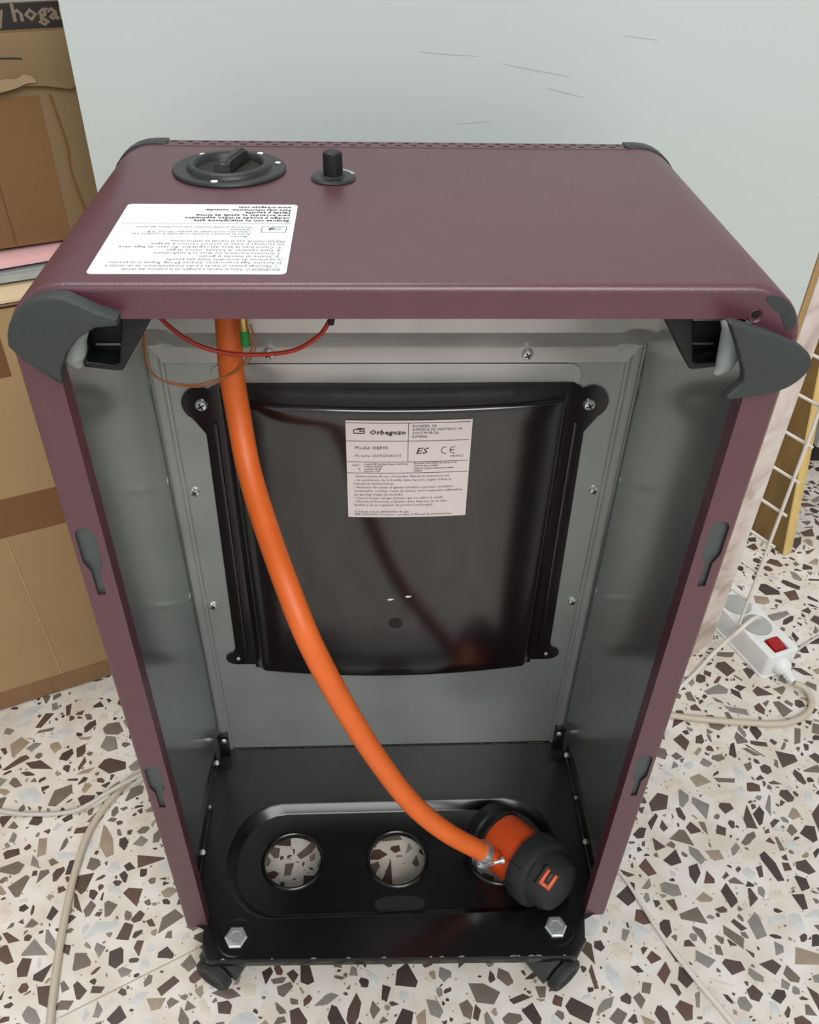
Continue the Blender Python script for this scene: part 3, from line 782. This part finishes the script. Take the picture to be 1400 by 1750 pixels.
# ---- base tray: sheet with a sunken obround, three holes, front apron, side flanges
TZ = .050
def tray_outline():
    return [(-.2035, .2065), (-.2035, .002), (-.192, -.004), (-.1905, -.018), (-.184, -.032), (-.180, -.0335), (.166, -.0405), (.171, -.0400), (.184, -.024), (.187, -.006), (.2035, .002), (.2035, .2065)]
def obround(x0, x1, y0, y1, n=12):
    r = (y1-y0)/2; cy = (y0+y1)/2; o = []
    for k in range(n+1): a = -math.pi/2+math.pi*k/n; o.append((x1-r*.8+r*.8*math.cos(a), cy+r*math.sin(a)))
    for k in range(n+1): a = math.pi/2+math.pi*k/n; o.append((x0+r*.8+r*.8*math.cos(a), cy+r*math.sin(a)))
    return o
ob = obround(-.178, .176, .004, .134)
BX = [(-.1590, -.0135), (.1565, -.0130)]
tray = plate('base_tray', tray_outline(), [ob]+[circ(x, y, .0185, 28, .017) for x, y in BX], .0012, FLAT(TZ-.0006), 'black_enamel', H)
# sunken wall and floor
sunk = [ob, [(x*.985, .069+(y-.069)*.955) for x, y in ob], [(x*.955, .069+(y-.069)*.88) for x, y in ob], [(x*.945, .069+(y-.069)*.86) for x, y in ob]]
hz = [TZ, TZ-.0015, TZ-.0085, TZ-.0095]
vv = []; ff = []; n = len(ob)
for lp, z in zip(sunk, hz): vv += [(x, y, z) for x, y in lp]
for i in range(3):
    for k in range(n): ff.append((i*n+k, i*n+(k+1) % n, (i+1)*n+(k+1) % n, (i+1)*n+k))
mesh_obj('sunken_wall', vv, ff, 'black_enamel', tray, 50)
HC = [(-.1095, .070), (.0015, .0695), (.1100, .069)]; HR = .0295
plate('sunken_floor', sunk[3], [circ(x, y, HR+.004, 36) for x, y in HC], .0010, FLAT(TZ-.0100), 'black_enamel', tray)
for x, y in HC:
    lathe('hole_rim', [(HR+.0042, 0), (HR+.0030, .0022), (HR+.0012, .0028), (HR, .0020), (HR-.0004, -.004), (HR+.0008, -.004), (HR+.0012, .0010), (HR+.0035, -.001), (HR+.0042, 0)], 'black_enamel', tray, (x, y, TZ-.0096), (0, 0, 1), 36, 50)
# dished bolt seats with hexagon bolts
for x, y in BX:
    lathe('bolt_seat', [(.0188, .0002), (.0172, .0004), (.0150, -.0035), (.0120, -.005), (0, -.005)], 'black_enamel', tray, (x, y, TZ), (0, 0, 1), 28, 40)
    bo = lathe('hex_bolt', [(.0112, -.004), (.0112, .0022), (.0095, .0034), (.006, .0036), (.0055, .0030), (0, .0030)], 'zinc', tray, (x, y, TZ), (.02, -.05, 1), 6, 20)
    lathe('washer', [(.0135, -.0052), (.0135, -.0034), (.0128, -.0028), (.006, -.0028)], 'zinc', bo, (x, y, TZ), (0, 0, 1), 28, 30)
# front apron, turned down, with a worn edge
ap = [(-.1905, -.018), (-.184, -.032), (-.180, -.0335), (.166, -.0405), (.171, -.0400), (.184, -.024)]
vv = []; ff = []
for dz, k in ((0, 1), (-.0010, 1.006), (-.004, 1.010), (-.011, 1.010)):
    for i, (x, y) in enumerate(ap): vv.append((x*k, y-(k-1)*.12, TZ-.0002+dz))
for r_ in range(3):
    for k in range(len(ap)-1): ff.append((r_*len(ap)+k, r_*len(ap)+k+1, (r_+1)*len(ap)+k+1, (r_+1)*len(ap)+k))
mesh_obj('front_apron', vv, ff, 'black_enamel', tray, 50)
rng = random.Random(3)
for k in range(15):
    t = rng.choice((rng.uniform(0, .3), rng.uniform(.6, 1), rng.random())); x = -.178+.342*t; y = -.0335-.007*t
    l = rng.uniform(.002, .008)
    plate('chipped_edge', [(x, y-.0002), (x+l, y-.0002-.007*l/.342), (x+l*.7, y+.0011), (x+l*.3, y+.0007)], [], .0002, FLAT(TZ+.0002), 'zinc', tray)
plate('dust_smudge', smooth_loop([(-.022, .024), (.0, .029), (.026, .025), (.024, .013), (.0, .0085), (-.018, .012)]), [], .0001, FLAT(TZ-.0093), 'smudge', tray)
for s in (-1, 1):
    box('side_flange', (s*.2045-.0006, .003, TZ-.002), (s*.2045+.0006, .206, TZ+.020), 'black_enamel', tray)
    for y in (.075, .185): screw('rivet', (s*.2035, y, TZ+.0045), (-s, 0, .5), .0030, tray, 'white_paint')
    screw('rivet', (s*.2035, .128, TZ+.005), (-s, 0, .3), .0022, tray, 'zinc')
    bk = box('corner_gusset', (s*.196-.006, .198, TZ), (s*.196+.006, .2065, TZ+.034), 'black_enamel', tray, .001)
    screw('screw', (s*.194, .198, TZ+.028), (0, -1, 0), .0034, bk)
box('rear_upstand', (-.19, .2068, TZ), (.19, .2074, TZ+.002), 'black_enamel', tray)

# ---- castors: hooded twin wheels
def castor(x, y, ang):
    M = Matrix.Translation((x, y, 0)) @ Matrix.Rotation(math.radians(ang), 4, 'Z')
    bm = bmesh.new()
    # hood: part-cylinder cheek plates and crown
    prof = []
    for k in range(15):
        a = math.radians(-12+k*14); prof.append((.0225*math.cos(a), .0195+.0225*math.sin(a)))
    for sx in (-.0165, .0165):
        pass
    front = [bm.verts.new((-.017, p[0], p[1])) for p in prof]; back = [bm.verts.new((.017, p[0], p[1])) for p in prof]
    for k in range(14): bm.faces.new((front[k], front[k+1], back[k+1], back[k]))
    bm.faces.new(front); bm.faces.new(back[::-1])
    bm.faces.new((front[0], back[0], back[-1], front[-1]))
    bmesh.ops.bevel(bm, geom=[e for e in bm.edges if e.calc_face_angle(0) > 1.0], offset=.002, segments=2, affect='EDGES')
    bm.transform(M)
    h = bm_obj('castor_hood', bm, 'grey_plastic', H, 40)
    for sx in (-1, 1):
        o = M @ Vector((sx*.0175, 0, .0195)); d = M.to_3x3() @ Vector((sx, 0, 0))
        lathe('castor_wheel', [(.0060, -.001), (.0170, 0), (.0192, .002), (.0192, .008), (.0170, .0105), (.0120, .0105), (.0100, .009), (0, .009)], 'rubber', h, o, d, 28, 40)
    lathe('castor_stem', [(.0045, .040), (.0045, TZ-.0050)], 'zinc', h, (x, y, 0), (0, 0, 1), 12)
castor(-.170, -.014, 60); castor(.150, -.026, -55); castor(-.165, .185, 20); castor(.165, .185, -20)

# ---- orange gas hose, clamp and regulator
hp = [(-.1245, .162, .665), (-.125, .165, .627), (-.126, .165, .604), (-.127, .163, .576), (-.125, .158, .548), (-.118, .135, .509), (-.104, .10, .479), (-.087, .062, .452), (-.070, .036, .416), (-.048, .032, .350), (-.022, .034, .276), (.010, .032, .207), (.044, .032, .156), (.084, .037, .108)]
hose = tube('gas_hose', hp, .0096, 'hose', H, 20, 10)
dv = (Vector(hp[-1])-Vector(hp[-2])).normalized(); e = Vector(hp[-1])
clamp = lathe('hose_clamp', [(.0098, -.0055), (.0110, -.0055), (.0112, -.002), (.0110, .0035), (.0098, .0035), (.0098, -.0055)], 'chrome', hose, e+dv*.002, dv, 28, 30)
RB = Vector((.103, .085, .060)); RE = Vector((.1600, .011, .082)); RD = (RE-RB).normalized(); RL = (RE-RB).length
nip = tube('hose_nipple', [e-dv*.004, e+dv*.012, e+dv*.026], .0085, 'orange_plastic', hose, 16, 4)
cs = (CAM-e).normalized(); sd = dv.cross(cs).normalized()
cl = e + sd*.0118*-1 + cs*.004
lathe('clamp_screw', [(.0022, -.011), (.0022, .011), (.0036, .011), (.0036, .0145), (0, .0145)], 'chrome', clamp, e+dv*.001+Vector((.008, -.0065, -.011)), (1, .1, .3), 12)
box('clamp_lug', (-.004, -.003, -.006), (.004, .003, .006), 'chrome', clamp, .001, mtx=axis_mtx(e+dv*.0005+Vector((-.0005, -.0075, -.0105)), dv))
box('clamp_lug', (-.0012, -.004, -.006), (.0012, .004, .006), 'chrome', clamp, .0005, mtx=axis_mtx(e+dv*.0005+Vector((.0065, -.0075, -.0085)), dv))
reg = lathe('regulator_body', [(.0255, .012), (.0300, .014), (.0305, .018), (.0300, .022), (.0300, .068), (.029, .070)], 'orange_plastic', H, RB, RD, 40, 35)
lathe('regulator_base', [(0, -.012), (.026, -.012), (.031, -.010), (.0325, -.004), (.0325, .002), (.030, .004), (.0300, .007), (.0315, .009), (.0315, .0125), (.0285, .0145)], 'black_plastic', reg, RB, RD, 40, 35)
rc = lathe('regulator_cap', [(.0300, .055), (.0355, .0555), (.0365, .058), (.0365, .073), (.035, .0765), (.0295, .0775), (.0288, .080), (.0280, .090), (.0245, .0965), (.016, .0995), (0, .1005)], 'rubber', reg, RB, RD, 44, 30)
# window in the cap with the orange latch behind
M = axis_mtx(RB, RD)
q = M.inverted().to_3x3() @ ((CAM-(RB+RD*.1)).normalized()); qa = math.atan2(q.y, q.x)
def capbox(name, r0, r1, a0, hw, h0, h1, mat, par, bev=.0008):
    return box(name, (r0, -hw, h0), (r1, hw, h1), mat, par, bev, mtx=M @ Matrix.Rotation(a0, 4, 'Z'))
WA = qa+.02
rad = M.to_3x3() @ Vector((math.cos(WA), math.sin(WA), 0)); wn = (rad*.72+RD*.69).normalized(); wp_ = RB+RD*.0940+rad*.0240
WM = axis_mtx(wp_, wn, RD)
box('cap_window', (-.0105, -.0095, -.010), (.0105, .0080, .0012), 'print_black', rc, .001, mtx=WM)
box('latch', (-.0082, -.0068, -.006), (.0082, -.0030, .0022), 'orange_plastic', rc, .001, mtx=WM)
box('latch', (-.0082, .0022, -.006), (.0082, .0062, .0022), 'orange_plastic', rc, .001, mtx=WM)
box('latch', (.0046, -.0035, -.006), (.0082, .0028, .0020), 'orange_plastic', rc, .0008, mtx=WM)
box('latch_tab', (-.0080, -.0026, -.004), (.0030, .0018, .0034), 'black_plastic', rc, .0008, mtx=WM)
# moulded grip ridges on the cap rim
for k in range(4):
    a = qa+.9-k*.62
    capbox('cap_ridge', .0370, .0383, a, .0008, .055, .071, 'rubber', rc, .0003)

# ---- wiring under the lid
tube('ignition_wire', [(-.176, .13, .66), (-.164, .13, .638), (-.148, .13, .622), (-.130, .13, .6135), (-.106, .13, .6105), (-.077, .13, .6135), (-.058, .13, .625), (-.049, .13, .638)], .0016, 'red_wire', H, 10)
tube('wire_sleeve', [(-.0495, .13, .634), (-.0465, .13, .648), (-.046, .13, .665)], .0024, 'black_plastic', H, 10)
for dx, dz, dy in ((0, 0, 0), (.0016, .0035, -.003)):
    tube('thermocouple_wire', [(-.181+dx, .15+dy, .665), (-.183+dx, .15+dy, .621), (-.1855+dx, .15+dy, .595), (-.177, .15+dy, .579+dz*.6), (-.154, .15+dy, .573+dz), (-.137, .15+dy, .577+dz), (-.121+dx, .15+dy, .588), (-.109+dx*1.5, .15+dy, .602), (-.1085+dx*2.4, .15+dy, .614), (-.1100+dx*2, .15+dy, .625)], .0007, 'copper', H, 8)
con = lathe('connector', [(.0022, 0), (.0034, .001), (.0034, .012), (.0028, .013)], 'green', H, (-.112, .15, .6065), (0, 0, 1), 14)
lathe('connector_pin', [(.0032, .013), (.0032, .040)], 'brass', con, (-.112, .15, .6065), (0, 0, 1), 14)

# ------------------------------------------------------------------ power strip
PA = Vector((.533, .3455, 0)); PDir = (Vector((.492, .459, 0))-PA).normalized(); PS = Vector((PDir.y, -PDir.x, 0))
PM2 = Matrix((PDir, PS*-1, Vector((0, 0, 1)))).transposed().to_4x4(); PM2.translation = PA     # local x along strip away from cable end, y to the left, z up
psn = thing('power_strip', 'white power strip with red lit switch on the terrazzo floor', 'power strip', PA+PDir*.1)
LN, HW, HT = .215, .0255, .043
S = [(.0185, 'switch'), (.0575, 's'), (.1005, 's'), (.1435, 's'), (.1865, 's')]
body = plate('strip_body', rrect(0, -HW, LN, HW, .006), [circ(x, 0, .0195, 28) for x, k in S[1:]]+[[(.0065, -.012), (.0305, -.012), (.0305, .012), (.0065, .012)]], HT-.006, PM2 @ Matrix.Translation((0, 0, .006+(HT-.006)/2)), 'strip_white', psn, .0015)
plate('strip_foot', rrect(-.001, -HW-.0015, LN+.004, HW+.0015, .006), [], .0055, PM2 @ Matrix.Translation((0, 0, .00285)), 'strip_white', psn, .001)
for x, k in S[1:]:
    so = lathe('socket', [(.0196, HT), (.0190, HT-.001), (.0184, HT-.017), (0, HT-.017)], 'socket_grey', psn, PM2 @ Vector((x, 0, 0)), (0, 0, 1), 28, 40)
    for dy in (-.0095, .0095): lathe('pin_hole', [(0, HT-.0168), (.0025, HT-.0168), (.0025, HT-.0166), (0, HT-.0166)], 'print_black', so, PM2 @ Vector((x+dy*.7, dy*.7, 0)), (0, 0, 1), 12)
box('rocker_frame', (.005, -.0135, HT-.010), (.032, .0135, HT-.004), 'switch_frame', psn, .001, mtx=PM2)
bm = bmesh.new(); vs_ = add_box(bm, (.0085, -.0100, HT-.0040), (.0285, .0100, HT-.0005))
for vtx in vs_:
    if vtx.co.z > HT-.003 and vtx.co.x > .02: vtx.co.z += .003
bmesh.ops.bevel(bm, geom=bm.edges[:], offset=.001, segments=2, affect='EDGES'); bm.transform(PM2)
bm_obj('rocker_switch', bm, 'switch_red', psn, 40)
gl = lathe('cable_gland', [(.0125, -.002), (.0130, .004), (.0115, .010), (.0085, .013), (.0062, .015), (.0062, .017), (.0072, .0175), (.0072, .0195), (.0058, .020), (.0058, .0215), (.0068, .022), (.0068, .024), (.0052, .0245), (.0050, .030), (0, .030)], 'strip_white', psn, PM2 @ Vector((.002, 0, .021)), -PDir+Vector((0, 0, -.22)), 24, 35)
g1 = PM2 @ Vector((-.029, 0, .0145))
# cords on the floor
R1 = .0042
cord = tube('mains_cord', [g1, (.557, .312, .0100), (.560, .296, .0055), (.549, .278, R1+.0004), (.524, .264, R1+.0004), (.492, .260, R1+.0004), (.43, .266, R1+.0004), (.369, .276, R1+.0004), (.30, .292, R1+.0004), (.24, .30, R1+.0004)], R1, 'cord_beige', psn, 12)
cord['label'] = 'beige mains cord looping from the strip'
tag(tube('appliance_cable', [(.3600, .300, .0034), (.389, .322, .0034), (.422, .350, .0036), (.447, .373, .0075), (.468, .384, .026), (.4815, .3865, .043), (.497, .3945, .054), (.510, .402, .055), (.5165, .4055, .050)], .0030, 'cord_white', None, 12), 'thin white cord rising to the power strip socket', 'cord')
tag(tube('extension_cable', [(.574, .3835, .0026), (.60, .401, .0024), (.66, .433, .0024), (.75, .47, .0024)], .0020, 'cord_grey', None, 10), 'thin grey cord leaving the strip toward right edge', 'cord')
tag(tube('lamp_cable', [(-.70, .215, .0032), (-.53, .185, .0032), (-.456, .163, .0032), (-.414, .157, .0032), (-.375, .159, .0032), (-.352, .166, .0085), (-.333, .179, .0116), (-.302, .200, .0116), (-.25, .235, .0034), (-.20, .265, .0034)], .0026, 'cord_grey', None, 12), 'thin pale grey cord curving across the left floor', 'cord')
tag(tube('power_cable', [(-.23, .268, .0046), (-.27, .240, .0044), (-.305, .211, .0040), (-.327, .181, .0040), (-.3445, .140, .0044), (-.3495, .094, .0044), (-.3475, .042, .0044), (-.343, -.006, .0044), (-.334, -.066, .0044), (-.322, -.13, .0044), (-.31, -.2, .0044)], .0040, 'cord_beige', None, 12), 'thick beige cord running toward the bottom left corner', 'cord')
tag(tube('loose_cable', [(.215, .125, .0026), (.249, .066, .0026), (.262, .035, .0026), (.276, -.002, .0028), (.296, -.042, .0030), (.322, -.088, .0032), (.352, -.15, .0032)], lambda t: .0016+.0016*t, 'cord_white', None, 10), 'thin cream cord on floor right of the heater base', 'cord')
# joint between two terrazzo slabs
j0, j1 = Vector((-.17, .018, 0)), Vector((-.36, -.077, 0)); jd = (j1-j0).normalized(); jn = Vector((-jd.y, jd.x, 0))*.0006
mesh_obj('slab_joint', [j0-jn+Vector((0, 0, .0002)), j1-jn+Vector((0, 0, .0002)), j1+jn+Vector((0, 0, .0002)), j0+jn+Vector((0, 0, .0002))], [(0, 1, 2, 3)], 'joint', floor)
